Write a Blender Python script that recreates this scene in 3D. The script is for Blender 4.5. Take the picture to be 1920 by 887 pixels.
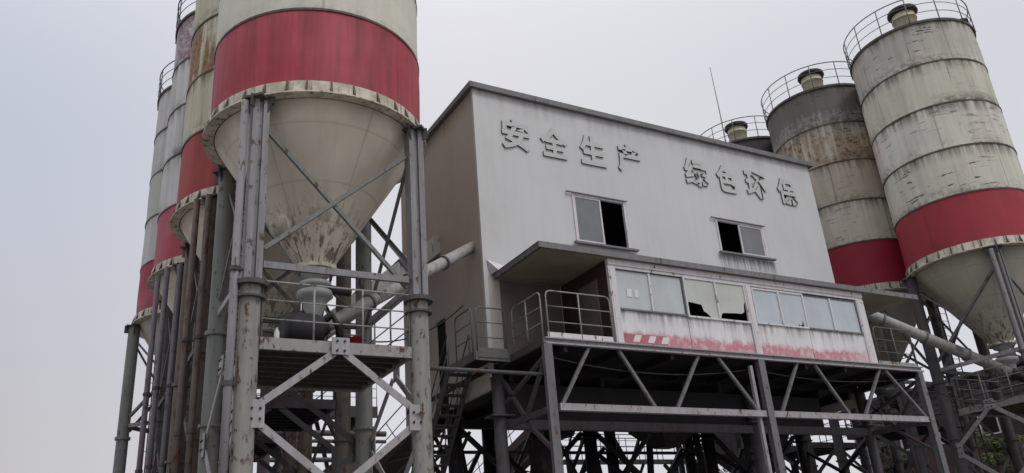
import bpy, bmesh, math, random
from mathutils import Vector, Matrix
random.seed(7)
PI = math.pi
scn = bpy.context.scene
for o in list(bpy.data.objects): bpy.data.objects.remove(o)
col = scn.collection

# ------------------------------------------------------------------ camera
cd = bpy.data.cameras.new('camera'); cam = bpy.data.objects.new('camera', cd); col.objects.link(cam)
r_ = Vector((0.87552633, -0.47764011, -0.07289421)); u_ = Vector((-0.12608014, -0.37148745, 0.91983742)); f_ = Vector((0.46643053, 0.79615137, 0.38546798))
m = Matrix.Identity(4)
for i in range(3):
    m[i][0] = r_[i]; m[i][1] = u_[i]; m[i][2] = -f_[i]
m[0][3] = 0; m[1][3] = 0; m[2][3] = 1.6
cam.matrix_world = m
cd.sensor_width = 36; cd.lens = 1534.76 / 1920 * 36; cd.clip_end = 3000; cd.clip_start = 0.05
scn.camera = cam

# ------------------------------------------------------------------ world
SUN_EL, SUN_AZ = math.radians(52), math.radians(172)     # azimuth clockwise from +Y
w = bpy.data.worlds.new('World'); scn.world = w; w.use_nodes = True
nt = w.node_tree; nt.nodes.clear()
def WN(t, **k):
    n = nt.nodes.new(t)
    for a, b in k.items(): setattr(n, a, b)
    return n
out = WN('ShaderNodeOutputWorld'); bg = WN('ShaderNodeBackground'); bg.inputs['Strength'].default_value = 0.1
sky = WN('ShaderNodeTexSky', sky_type='NISHITA', sun_disc=False, sun_elevation=SUN_EL, sun_rotation=SUN_AZ, dust_density=3.0)
geo = WN('ShaderNodeTexCoord')
sep = WN('ShaderNodeSeparateXYZ'); nt.links.new(geo.outputs['Generated'], sep.inputs[0])
mr = WN('ShaderNodeMapRange', interpolation_type='SMOOTHSTEP'); mr.inputs['From Min'].default_value = 0.45; mr.inputs['From Max'].default_value = 1.0
nt.links.new(sep.outputs['Z'], mr.inputs['Value'])
ns = WN('ShaderNodeTexNoise'); ns.inputs['Scale'].default_value = 1.6; ns.inputs['Detail'].default_value = 3; ns.inputs['Roughness'].default_value = 0.4
nt.links.new(geo.outputs['Generated'], ns.inputs['Vector'])
cr = WN('ShaderNodeMapRange'); cr.inputs['From Min'].default_value = 0.35; cr.inputs['From Max'].default_value = 0.65
nt.links.new(ns.outputs['Fac'], cr.inputs['Value'])
def wr(sock, a, b):
    x = WN('ShaderNodeMapRange', interpolation_type='SMOOTHSTEP'); nt.links.new(sock, x.inputs['Value']); x.inputs['From Min'].default_value = a; x.inputs['From Max'].default_value = b; return x.outputs[0]
def wm(f, a, b):
    x = WN('ShaderNodeMix', data_type='RGBA')
    for n_, v_ in (('Factor', f), ('A', a), ('B', b)):
        if isinstance(v_, bpy.types.NodeSocket): nt.links.new(v_, x.inputs[n_])
        else: x.inputs[n_].default_value = v_
    return x
# overcast: duller neutral haze low on the north-west side, bluish above it, brighter cloud to the east
west = wm(wr(sep.outputs['Z'], 0.12, 0.48), (5.6, 5.4, 5.6, 1), (5.6, 5.95, 6.85, 1))
east = wm(cr.outputs[0], (6.9, 7.0, 7.45, 1), (7.5, 7.4, 7.85, 1))
cl = wm(wr(sep.outputs['X'], -0.15, 0.42), west.outputs['Result'], east.outputs['Result'])
up = WN('ShaderNodeMix', data_type='RGBA'); nt.links.new(mr.outputs[0], up.inputs['Factor'])
nt.links.new(cl.outputs['Result'], up.inputs['A']); up.inputs['B'].default_value = (12.0, 12.0, 12.4, 1)
mx = WN('ShaderNodeMix', data_type='RGBA'); mx.inputs['Factor'].default_value = 0.93
nt.links.new(sky.outputs[0], mx.inputs['A']); nt.links.new(up.outputs['Result'], mx.inputs['B'])
nt.links.new(mx.outputs['Result'], bg.inputs[0]); nt.links.new(bg.outputs[0], out.inputs[0])

sd = bpy.data.lights.new('sun', 'SUN'); sd.energy = 0.9; sd.angle = math.radians(20); sd.color = (1, 0.97, 0.93)
so = bpy.data.objects.new('sun', sd); col.objects.link(so)
dsun = Vector((math.sin(SUN_AZ) * math.cos(SUN_EL), math.cos(SUN_AZ) * math.cos(SUN_EL), math.sin(SUN_EL)))
so.rotation_euler = dsun.to_track_quat('Z', 'Y').to_euler(); so.location = (0, -10, 40)
vs = scn.view_settings; scn.display_settings.display_device = 'sRGB'
vs.view_transform = 'Standard'; vs.look = 'None'; vs.gamma = 1; vs.exposure = 0; vs.use_curve_mapping = False
scn.render.engine = 'CYCLES'

# ------------------------------------------------------------------ material helpers
class G:
    def __init__(s, name, rough=0.7, spec=0.3, metal=0.0):
        s.m = bpy.data.materials.new(name); s.m.use_nodes = True; s.t = s.m.node_tree
        s.b = s.t.nodes['Principled BSDF']; s.b.inputs['Roughness'].default_value = rough
        s.b.inputs['Specular IOR Level'].default_value = spec; s.b.inputs['Metallic'].default_value = metal
        g = s.n('ShaderNodeNewGeometry'); s.P = g.outputs['Position']
        tc = s.n('ShaderNodeTexCoord'); s.UV = tc.outputs['UV']; s.O = tc.outputs['Object']
    def n(s, t, **k):
        x = s.t.nodes.new(t)
        for a, b in k.items(): setattr(x, a, b)
        return x
    def set(s, sock, v):
        if isinstance(v, bpy.types.NodeSocket): s.t.links.new(v, sock)
        elif isinstance(v, (tuple, list)) and sock.type == 'RGBA' and len(v) == 3: sock.default_value = (*v, 1)
        else: sock.default_value = v
    def sc(s, v, k):
        x = s.n('ShaderNodeVectorMath', operation='MULTIPLY'); s.set(x.inputs[0], v); x.inputs[1].default_value = k; return x.outputs[0]
    def add(s, v, k):
        x = s.n('ShaderNodeVectorMath', operation='ADD'); s.set(x.inputs[0], v); x.inputs[1].default_value = k; return x.outputs[0]
    def noise(s, v, scale=1, detail=4, rough=0.55):
        x = s.n('ShaderNodeTexNoise'); s.set(x.inputs['Vector'], v); x.inputs['Scale'].default_value = scale
        x.inputs['Detail'].default_value = detail; x.inputs['Roughness'].default_value = rough; return x.outputs['Fac']
    def ramp(s, v, a, b, c=0.0, d=1.0):
        x = s.n('ShaderNodeMapRange'); s.set(x.inputs['Value'], v)
        for q, z in zip(('From Min', 'From Max', 'To Min', 'To Max'), (a, b, c, d)): s.set(x.inputs[q], z)
        return x.outputs[0]
    def mth(s, op, a, b=0.0):
        x = s.n('ShaderNodeMath', operation=op); s.set(x.inputs[0], a); s.set(x.inputs[1], b); return x.outputs[0]
    def mul(s, *a):
        r = a[0]
        for b in a[1:]: r = s.mth('MULTIPLY', r, b)
        return r
    def mix(s, f, a, b):
        x = s.n('ShaderNodeMix', data_type='RGBA'); s.set(x.inputs['Factor'], f); s.set(x.inputs['A'], a); s.set(x.inputs['B'], b); return x.outputs['Result']
    def xyz(s, v):
        x = s.n('ShaderNodeSeparateXYZ'); s.set(x.inputs[0], v); return x.outputs
    def bump(s, h, st=0.3, d=0.02):
        x = s.n('ShaderNodeBump'); s.set(x.inputs['Height'], h); x.inputs['Strength'].default_value = st; x.inputs['Distance'].default_value = d
        s.t.links.new(x.outputs[0], s.b.inputs['Normal'])
    def done(s, c):
        s.set(s.b.inputs['Base Color'], c); return s.m

def steel(name, base, rust=0.35, dirt=0.5, rough=0.6, rustcol=(0.10, 0.045, 0.025), dark=(0.05, 0.045, 0.04)):
    g = G(name, rough, 0.35)
    st = g.noise(g.sc(g.P, (7, 7, 0.7)), 1, 5); pa = g.noise(g.P, 1.6, 6, 0.65); fi = g.noise(g.sc(g.P, (1, 1, .45)), 9, 4, 0.6)
    c = g.mix(g.ramp(st, 0.35, 0.7, 0, dirt), base, tuple(x * 0.45 for x in base))
    c = g.mix(g.ramp(pa, 0.3, 0.75, 0, dirt * 0.7), c, tuple(x * 0.6 for x in base))
    c = g.mix(g.mul(g.ramp(fi, 0.62 - rust * 0.25, 0.68 - rust * 0.2), g.ramp(pa, 0.42, 0.55)), c, rustcol)
    fl = g.noise(g.sc(g.P, (1, 1, .4)), 5, 6, 0.7)
    c = g.mix(g.ramp(fl, 0.64, 0.67, 0, 0.85), c, dark)
    g.bump(fi, 0.25, 0.01); return g.done(c)

def shell(name, base, tint=(0.36, 0.38, 0.30), streak=0.4, streakcol=(0.10, 0.09, 0.07), mold=0.5, top=0.0, dash=0.0, rust=0.0, seed=0.0, bandtint=None, rustz=(3, 8), rustcol=(0.20, 0.10, 0.035), band=None):
    g = G(name, 0.62, 0.3)
    uv = g.add(g.UV, (seed * 7.3, 0, seed * 3.1)); o = g.xyz(g.UV); v = o[1]
    st = g.noise(g.sc(uv, (4.5, .28, 1)), 1, 6, .6); st2 = g.noise(g.sc(uv, (1.3, .2, 1)), 1, 4, .6); pa = g.noise(g.sc(uv, (.55, .5, 1)), 1, 5, .6); fi = g.noise(uv, 6, 5, .65)
    c = g.mix(g.ramp(pa, 0.35, 0.62), base, tint)
    if bandtint:
        bid = g.mth('FLOOR', g.mth('DIVIDE', v, 1.8)); ff = g.mth('FRACT', g.mth('MULTIPLY', g.mth('ADD', bid, seed), 0.618))
        c = g.mix(g.mul(ff, 0.7), c, bandtint)
    c = g.mix(g.ramp(st, 0.42, 0.72, 0, streak), c, streakcol)
    c = g.mix(g.ramp(st2, 0.5, 0.75, 0, streak * 0.8), c, streakcol)
    fr = g.mth('FRACT', g.mth('DIVIDE', v, 1.8))
    dn = g.mul(g.ramp(fr, 0.72, 1.0), g.ramp(st, 0.42, 0.62)); dl = g.mul(g.ramp(fr, 0.25, 0.0), g.ramp(g.mth('ADD', g.mul(fi, .5), g.mul(pa, .6)), 0.5, 0.66))
    c = g.mix(g.mul(g.mth('MAXIMUM', dn, dl), mold), c, (0.045, 0.043, 0.035))
    # weld seam of each plate
    seam = g.mth('FRACT', g.mth('ADD', g.mth('DIVIDE', o[0], 4.86), g.mul(g.mth('FLOOR', g.mth('DIVIDE', v, 1.8)), 0.37)))
    c = g.mix(g.ramp(g.mth('ABSOLUTE', g.mth('SUBTRACT', seam, .5)), 0.008, 0.002, 0, .45), c, streakcol)
    if dash:
        d1 = g.noise(g.sc(uv, (1.6, 11, 1)), 1, 3, .55); d2 = g.noise(g.sc(uv, (.8, .9, 1)), 1, 2); d3 = g.noise(g.sc(uv, (9, 7, 1)), 1, 3)
        vb = g.mth('FRACT', g.mul(g.mth('ADD', g.mth('FLOOR', g.mth('DIVIDE', v, 1.8)), seed), 0.754))
        dd = g.mul(g.ramp(vb, 0, .6, .25, 1), g.ramp(d1, 0.60, 0.64), g.ramp(d2, 0.47, 0.53), g.ramp(d3, 0.38, 0.5))
        c = g.mix(g.mul(dd, dash), c, (0.04, 0.035, 0.03))
    if rust:
        rz = g.mul(g.ramp(v, rustz[0], rustz[0] + .4), g.ramp(v, rustz[1], rustz[1] - .4))
        rr = g.mul(g.ramp(g.mth('ADD', g.mul(st, .6), g.mul(pa, .4)), 0.44, 0.52), rz)
        if rust < .85: rr = g.mul(rr, g.ramp(g.noise(g.sc(uv, (.45, .3, 1)), 1, 3), .42, .5))
        c = g.mix(g.mul(rr, rust), c, rustcol)
        c = g.mix(g.mul(rr, g.ramp(fi, .52, .6), .7), c, (.05, .03, .02))
    if band:
        bz = g.mul(g.ramp(v, band[0], band[0] + .05), g.ramp(v, band[1], band[1] - .05), g.ramp(g.mth('ADD', g.mul(pa, .5), g.mul(fi, .5)), .38, .50), band[3])
        c = g.mix(bz, c, band[2])
    if top:
        tz = g.mul(g.ramp(g.mth('ADD', v, g.mul(g.mth('ADD', fi, st), 1.6)), 8.3, 9.5), top)
        c = g.mix(tz, c, (0.055, 0.052, 0.055))
    run = g.mul(g.ramp(g.noise(g.sc(uv, (10, .35, 1)), 1, 3), .62, .70), g.ramp(pa, .48, .6)); c = g.mix(g.mul(run, mold, .7), c, (.09, .06, .035))
    g.bump(g.noise(g.sc(uv, (.9, .9, 1)), 1, 2), 0.35, 0.06)
    return g.done(c)

def flat(name, c, rough=0.6, spec=0.3, var=0.25, scale=4, metal=0):
    g = G(name, rough, spec, metal); n = g.noise(g.P, scale, 5)
    return g.done(g.mix(g.ramp(n, 0.3, 0.7), c, tuple(x * (1 - var) for x in c)))

M = {}
M['steel_front'] = steel('flaking lilac grey paint', (0.31, 0.295, 0.31), rust=0.14, dirt=0.6)
M['steel_lower'] = steel('flaking cream grey paint', (0.33, 0.32, 0.29), rust=0.28, dirt=0.6)
M['steel_green'] = steel('grey green paint', (0.225, 0.235, 0.22), rust=0.1, dirt=0.5)
M['steel_brown'] = steel('rusty brown grey paint', (0.17, 0.135, 0.115), rust=0.5, dirt=0.6)
M['steel_dark'] = steel('dark grey paint', (0.10, 0.095, 0.10), rust=0.25, dirt=0.5)
M['steel_mid'] = steel('dull grey paint', (0.19, 0.185, 0.19), rust=0.2, dirt=0.5)
M['steel_black'] = steel('near black steel', (0.022, 0.02, 0.023), rust=0.2, dirt=0.5)  # near-black base, deepens the shade under the floors by colour
M['steel_lilac'] = steel('dull lilac paint', (0.20, 0.175, 0.20), rust=.15, dirt=.5)
M['brace'] = steel('grey brace paint', (0.43, 0.41, 0.42), rust=0.12, dirt=0.5)
M['rail'] = steel('pale rail paint', (0.36, 0.35, 0.34), rust=0.25, dirt=0.4)
M['rail_grey'] = steel('green grey rail paint', (0.16, 0.165, 0.155), rust=0.15, dirt=0.4)
M['tube'] = steel('pale tube paint', (0.46, 0.45, 0.43), rust=0.05, dirt=0.5)
M['white_metal'] = steel('white frame paint', (0.76, 0.73, 0.74), rust=0.02, dirt=0.3)
M['hoop'] = steel('weld hoop rust', (0.11, 0.095, 0.08), rust=0.4, dirt=0.5)
M['valve'] = flat('pale valve casting', (0.42, 0.42, 0.41), 0.5)
M['black'] = flat('black void', (0.012, 0.012, 0.013), 0.8)
M['rubber'] = flat('black rubber', (0.025, 0.024, 0.026), 0.55)
M['motor'] = flat('dark motor paint', (0.04, 0.038, 0.042), 0.5)
M['red_paint'] = flat('red bucket paint', (0.42, 0.03, 0.05), 0.5)
M['bottle'] = flat('white plastic', (0.7, 0.7, 0.7), 0.4)
M['trim'] = steel('grey roof trim', (0.22, 0.215, 0.22), rust=0.1, dirt=0.4)
M['underside'] = steel('dark deck underside', (0.018, 0.017, 0.018), rust=0.0, dirt=0.4)  # base colour darkened so the shade below the decks reads deeper
M['deck_plate'] = steel('brown grey deck plate', (0.10, 0.095, 0.082), rust=0.15, dirt=0.5)
M['interior'] = flat('dim interior', (.05, .048, .045), .8, var=.5, scale=1.5)
M['wood'] = flat('brown board', (0.075, 0.045, 0.035), 0.6, var=0.4)
M['porch'] = flat('brown porch wall', (0.21, 0.17, 0.15), 0.6, var=0.35, scale=1.5)
M['ceiling'] = flat('stained ceiling', (0.46, 0.39, 0.31), 0.7, var=0.35, scale=1.3)
M['paper'] = flat('paper', (0.75, 0.75, 0.76), 0.8, var=.05)

def ring_mat():
    g = G('cream ring beam paint', 0.65, .3)
    n = g.noise(g.sc(g.P, (3, 3, 3)), 1, 6, .7); s = g.noise(g.sc(g.P, (9, 9, 1)), 1, 4)
    c = g.mix(g.ramp(n, .4, .6), (0.72, 0.67, 0.56), (0.46, 0.42, 0.33))
    c = g.mix(g.ramp(s, .55, .68, 0, .8), c, (0.06, 0.05, 0.035))
    return g.done(c)
M['ring'] = ring_mat()
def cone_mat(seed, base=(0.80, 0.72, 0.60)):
    g = G('cone paint', 0.6, .3)
    uv = g.add(g.UV, (seed * 5, seed * 3, 0)); o = g.xyz(g.UV)
    pa = g.noise(g.sc(uv, (.6, .8, 1)), 1, 4); st = g.noise(g.sc(uv, (3, .35, 1)), 1, 5)
    c = g.mix(g.ramp(pa, .35, .65), base, tuple(x * .84 for x in base))
    c = g.mix(g.ramp(st, .5, .75, 0, .22), c, (0.26, 0.23, 0.17))
    for z in (0.75, 1.45, 2.45):
        c = g.mix(g.ramp(g.mth('ABSOLUTE', g.mth('SUBTRACT', o[1], z)), .03, .008, 0, .2), c, (0.2, 0.18, 0.14))
    se = g.mth('FRACT', g.mth('DIVIDE', o[0], 2.43))
    c = g.mix(g.ramp(g.mth('ABSOLUTE', g.mth('SUBTRACT', se, .5)), .012, .004, 0, .3), c, (0.14, 0.12, 0.09))
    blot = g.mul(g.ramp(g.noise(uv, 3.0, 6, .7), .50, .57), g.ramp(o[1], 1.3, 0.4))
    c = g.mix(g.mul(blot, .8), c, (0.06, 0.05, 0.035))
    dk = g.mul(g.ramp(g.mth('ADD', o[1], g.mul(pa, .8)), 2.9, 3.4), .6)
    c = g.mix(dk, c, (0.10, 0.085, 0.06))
    return g.done(c)

def wall_mat(name, base, drips=(), seams=True):
    g = G(name, 0.55, .3); o = g.xyz(g.P)
    pa = g.noise(g.P, .25, 4); st = g.noise(g.sc(g.P, (5, 5, .4)), 1, 5); st3 = g.noise(g.sc(g.P, (14, 14, .5)), 1, 4)
    c = g.mix(g.ramp(pa, .35, .65), base, tuple(x * .93 for x in base))
    c = g.mix(g.ramp(st, .48, .8, 0, .12), c, tuple(x * .6 for x in base))
    blo = g.noise(g.sc(g.P, (1, 1, .6)), 1.1, 6, .7); c = g.mix(g.ramp(blo, .52, .7, 0, .16), c, (base[0] * .62, base[1] * .58, base[2] * .54))
    if seams:
        for ax in (0, 1):
            f = g.mth('FRACT', g.mth('DIVIDE', o[ax], 1.15))
            c = g.mix(g.ramp(f, .012, .004, 0, .14 if ax == 0 else .1), c, (0.1, 0.1, 0.1))
    top = g.mul(g.ramp(o[2], 14.1, 14.85), g.ramp(st, .4, .65), .35)
    c = g.mix(top, c, (0.15, 0.15, 0.16))
    for (x0, x1, z1, ln) in drips:
        d = g.mul(g.ramp(o[0], x0, x0 + .12), g.ramp(o[0], x1, x1 - .12), g.ramp(o[2], z1 - ln, z1), g.ramp(o[2], z1 + .02, z1), g.ramp(st3, .36, .52), g.ramp(g.noise(g.sc(g.P, (2.2, 0, 0)), 1, 2), .36, .5))
        c = g.mix(g.mul(d, .7), c, (0.09, 0.09, 0.085))
    g.bump(g.noise(g.sc(g.P, (.9, .9, .35)), 1, 2), .25, .06)
    return g.done(c)
M['wall'] = wall_mat('pale grey sandwich panel', (0.635, 0.64, 0.64), drips=[(18.0, 20.6, 10.68, .9), (12.4, 14.8, 10.25, .7)])
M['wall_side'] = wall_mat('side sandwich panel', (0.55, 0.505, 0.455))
M['letter_face'] = wall_mat('letter face', (0.57, 0.575, 0.57), seams=False)
M['letter_side'] = flat('letter return', (0.085, 0.08, 0.077), .7, var=.6, scale=9)

def panel_mat():
    g = G('room panel paint', .55, .3); o = g.xyz(g.P)
    st = g.noise(g.sc(g.P, (7, 7, .5)), 1, 5); fi = g.noise(g.sc(g.P, (2.5, 1, .9)), 1, 5, .7); fs = g.noise(g.sc(g.P, (5, 1, 2.2)), 1, 7, .72)
    c = g.mix(g.ramp(fi, .35, .65), (0.80, 0.78, 0.80), (0.66, 0.66, 0.66))
    c = g.mix(g.ramp(st, .5, .75, 0, .35), c, (0.22, 0.2, 0.2))
    dz = g.mul(g.ramp(o[2], 7.25, 7.62), g.ramp(st, .42, .6), .7)
    c = g.mix(dz, c, (0.10, 0.10, 0.10))
    edge = g.mth('ADD', 7.03, g.mth('ADD', g.mul(g.mth('SUBTRACT', fs, .5), .55), g.mul(g.mth('SUBTRACT', fi, .5), .35)))
    pk = g.ramp(g.mth('SUBTRACT', edge, o[2]), -.05, .07)
    fade = g.mul(pk, g.ramp(fs, .68, .54, .35, 1), g.ramp(g.noise(g.P, 5, 7, .75), .6, .54, .5, 1), g.ramp(o[0], 21.4, 20.2, .2, 1))
    c = g.mix(g.mul(fade, .85), c, (0.56, 0.16, 0.21))
    return g.done(c)
M['room_panel'] = panel_mat()
def pane_mat(name, c, rough=.22):
    g = G(name, rough, .5); o = g.xyz(g.P); n = g.noise(g.P, 1.2, 3)
    cc = g.mix(g.ramp(n, .35, .65), c, tuple(x * .86 for x in c))
    cc = g.mix(g.mul(g.ramp(g.noise(g.sc(g.P, (3, 3, 1)), 1, 4), .5, .8), .3), cc, tuple(x * .6 for x in c))
    return g.done(cc)
M['pane'] = pane_mat('dusty blind glass', (0.56, 0.60, 0.61))
M['pane_green'] = pane_mat('dusty broken glass', (0.58, 0.60, 0.55), .4)
M['pane_blue'] = pane_mat('bluish dusty glass', (0.54, 0.59, 0.64))
M['pane_grey'] = pane_mat('grey insect screen', (0.20, 0.21, 0.22), .35)
def brick_mat():
    g = G('red brick', .85, .2)
    x = g.xyz(g.P); cb = g.n('ShaderNodeCombineXYZ'); g.set(cb.inputs[0], g.mth('ADD', x[0], x[1])); g.set(cb.inputs[1], x[2])
    b = g.n('ShaderNodeTexBrick'); g.set(b.inputs['Vector'], cb.outputs[0]); b.inputs['Scale'].default_value = 1
    b.inputs['Brick Width'].default_value = .25; b.inputs['Row Height'].default_value = .075; b.inputs['Mortar Size'].default_value = .008
    b.inputs['Color1'].default_value = (.105, .055, .055, 1); b.inputs['Color2'].default_value = (.075, .045, .045, 1); b.inputs['Mortar'].default_value = (.13, .11, .11, 1)
    n = g.noise(g.P, .6, 5); return g.done(g.mix(g.ramp(n, .4, .7, 0, .6), b.outputs[0], (.05, .04, .045)))
M['brick'] = brick_mat()
def leaf_mat(name, a, b):
    g = G(name, .6, .2); n = g.noise(g.P, 1.7, 3); n2 = g.noise(g.P, 9, 2)
    return g.done(g.mix(g.ramp(g.mth('ADD', g.mul(n, .6), g.mul(n2, .4)), .4, .6), a, b))
M['leaf'] = leaf_mat('leaves', (.045, .075, .02), (.09, .11, .03))
M['leaf2'] = leaf_mat('dark leaves', (.03, .05, .02), (.06, .075, .03))
M['bark'] = flat('bark', (.06, .045, .035), .9)
def ground_mat():
    g = G('concrete yard', .9, .2); n = g.noise(g.P, .35, 6); return g.done(g.mix(g.ramp(n, .35, .65), (.24, .225, .21), (.15, .145, .135)))
M['ground'] = ground_mat()
def corrug():
    g = G('dark corrugated cladding', .6, .3); x = g.xyz(g.P)
    wv = g.mth('SINE', g.mul(x[2], 22)); n = g.noise(g.P, 1.3, 5)
    c = g.mix(g.ramp(wv, -.6, .6), (.10, .095, .10), (.045, .043, .045)); c = g.mix(g.ramp(n, .4, .65, 0, .7), c, (.06, .05, .05))
    g.bump(wv, .5, .03); return g.done(c)
M['corrug'] = corrug()
M['corrug_dark'] = flat('near black cladding', (.028, .026, .028), .7, var=.4, scale=2)  # shade behind the truss put into a near-black base colour
M['belt_brown'] = steel('brown conveyor cover', (0.085, 0.06, 0.058), rust=.4, dirt=.5)

# ------------------------------------------------------------------ mesh helpers
class B:
    def __init__(s): s.v = []; s.f = []; s.mi = []; s.uv = {}; s.sm = []
    def face(s, idx, uv=None, smooth=False, mi=0):
        s.f.append(idx); s.mi.append(mi); s.sm.append(smooth)
        if uv: s.uv[len(s.f) - 1] = uv
    def box(s, x0, x1, y0, y1, z0, z1, mi=0):
        b = len(s.v); s.v += [(x, y, z) for z in (z0, z1) for y in (y0, y1) for x in (x0, x1)]
        for q in ((0, 2, 3, 1), (4, 5, 7, 6), (0, 1, 5, 4), (2, 6, 7, 3), (0, 4, 6, 2), (1, 3, 7, 5)): s.face([b + i for i in q], mi=mi)
        return s
    def bar(s, p, q, w, h=None, up=(0, 0, 1), mi=0):
        h = h or w; p = Vector(p); q = Vector(q); d = (q - p).normalized(); up = Vector(up)
        if abs(d.dot(up)) > .99: up = Vector((0, 1, 0))
        a = d.cross(up).normalized(); c = a.cross(d)
        b = len(s.v)
        for e in (p, q):
            for i, j in ((-1, -1), (1, -1), (1, 1), (-1, 1)): s.v.append(tuple(e + a * i * w / 2 + c * j * h / 2))
        for k in range(4): s.face([b + k, b + (k + 1) % 4, b + 4 + (k + 1) % 4, b + 4 + k], mi=mi)
        s.face([b + 3, b + 2, b + 1, b]); s.face([b + 4, b + 5, b + 6, b + 7]); return s
    def angle(s, p, q, w, t=.012, up=(0, 0, 1), flip=1):
        p = Vector(p); q = Vector(q); d = (q - p).normalized(); up = Vector(up)
        if abs(d.dot(up)) > .99: up = Vector((0, 1, 0))
        a = d.cross(up).normalized() * flip; c = a.cross(d).normalized()
        s.bar(p, q, w, t, up=c); s.bar(p + a * (w / 2 - t / 2) - c * (w / 2), q + a * (w / 2 - t / 2) - c * (w / 2), t, w, up=c); return s
    def tube(s, pts, r, n=10, cap=True, closed=False, mi=0):
        pts = [Vector(p) for p in pts]; rs = r if isinstance(r, (list, tuple)) else [r] * len(pts)
        N = len(pts); b = len(s.v); prev = None
        for i, p in enumerate(pts):
            a = pts[(i - 1) % N] if (i or closed) else p; c = pts[(i + 1) % N] if (i < N - 1 or closed) else p
            d = (c - a).normalized()
            if prev is None:
                up = Vector((0, 0, 1)) if abs(d.z) < .95 else Vector((0, 1, 0)); e = d.cross(up).normalized()
            else: e = (prev - d * prev.dot(d)).normalized()
            prev = e; g = d.cross(e)
            for k in range(n):
                t = 2 * PI * k / n; s.v.append(tuple(p + (e * math.cos(t) + g * math.sin(t)) * rs[i]))
        for i in range(N if closed else N - 1):
            j = (i + 1) % N
            for k in range(n):
                s.face([b + i * n + k, b + i * n + (k + 1) % n, b + j * n + (k + 1) % n, b + j * n + k], smooth=True, mi=mi)
        if cap and not closed:
            s.face([b + k for k in range(n)][::-1], mi=mi); s.face([b + (N - 1) * n + k for k in range(n)], mi=mi)
        return s
    def lathe(s, prof, n=48, c=(0, 0, 0), uv0=0.0, jit=0.0, cap0=False, cap1=False, axis=None, smooth=True, mi=0):
        b = len(s.v); ph = [random.uniform(0, 6.28) for _ in range(8)]
        R = Matrix.Identity(3) if axis is None else Vector(axis).to_track_quat('Z', 'Y').to_matrix()
        for i, (r, z) in enumerate(prof):
            for k in range(n):
                t = 2 * PI * k / n; rr = r
                if jit: rr += jit * (math.sin(3 * t + ph[0] + z * 1.7) * .5 + math.sin(7 * t + ph[1] - z * 2.3) * .4 + math.sin(11 * t + ph[2] + z * 4.1) * .3)
                s.v.append(tuple(R @ Vector((rr * math.cos(t), rr * math.sin(t), z)) + Vector(c)))
        for i in range(len(prof) - 1):
            for k in range(n):
                k2 = (k + 1) % n; R0 = max(p[0] for p in prof)
                u0 = 2 * PI * k / n * R0; u1 = 2 * PI * (k + 1) / n * R0; z0 = prof[i][1] - uv0; z1 = prof[i + 1][1] - uv0
                s.face([b + i * n + k, b + i * n + k2, b + (i + 1) * n + k2, b + (i + 1) * n + k], uv=[(u0, z0), (u1, z0), (u1, z1), (u0, z1)], smooth=smooth, mi=mi)
        if cap0: s.face([b + k for k in range(n)][::-1], mi=mi)
        if cap1: s.face([b + (len(prof) - 1) * n + k for k in range(n)], mi=mi)
        return s
    def poly(s, pts, d, mi=0):
        """prism: polygon pts (3D) extruded by vector d"""
        b = len(s.v); n = len(pts); d = Vector(d); s.v += [tuple(p) for p in pts] + [tuple(Vector(p) + d) for p in pts]
        s.face([b + i for i in range(n)], mi=mi); s.face([b + n + i for i in range(n)][::-1], mi=mi)
        for i in range(n): s.face([b + (i + 1) % n, b + i, b + n + i, b + n + (i + 1) % n], mi=mi)
        return s

def pieces(b):
    # groups of faces that lie apart from each other: each becomes an object of its own
    par = list(range(len(b.v)))
    def fd(i):
        while par[i] != i: par[i] = par[par[i]]; i = par[i]
        return i
    for f in b.f:
        r0 = fd(f[0])
        for i in f[1:]:
            r1 = fd(i)
            if r1 != r0: par[r1] = r0
    isl = {}
    for k, f in enumerate(b.f): isl.setdefault(fd(f[0]), []).append(k)
    ks = list(isl); bb_ = []
    if len(ks) < 2 or len(ks) > 130: return None
    for k in ks:
        vs_ = [b.v[i] for f in isl[k] for i in b.f[f]]
        lo = [min(v[a] for v in vs_) for a in range(3)]; hi = [max(v[a] for v in vs_) for a in range(3)]
        bb_.append((lo, hi, max(hi[a] - lo[a] for a in range(3))))
    g = list(range(len(ks)))
    def gd(i):
        while g[i] != i: i = g[i]
        return i
    for i in range(len(ks)):
        for j in range(i + 1, len(ks)):
            gap = math.sqrt(sum(max(0, bb_[i][0][a] - bb_[j][1][a], bb_[j][0][a] - bb_[i][1][a]) ** 2 for a in range(3)))
            if gap <= max(.02, .5 * max(bb_[i][2], bb_[j][2])): g[gd(j)] = gd(i)
    out_ = {}
    for i, k in enumerate(ks): out_.setdefault(gd(i), []).extend(isl[k])
    return list(out_.values()) if len(out_) > 1 else None
def link(name, b, mat, parent=None, label=None, bevel=0):
    gs = pieces(b) if parent is not None else None
    if gs:
        res = None
        for fs in gs:
            c = B(); mp = {}
            for k in sorted(fs):
                idx = []
                for i in b.f[k]:
                    if i not in mp: mp[i] = len(c.v); c.v.append(b.v[i])
                    idx.append(mp[i])
                c.face(idx, b.uv.get(k), b.sm[k], b.mi[k])
            o = link1(name, c, mat, parent, label)
            res = res or o
        return res
    return link1(name, b, mat, parent, label)
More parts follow.
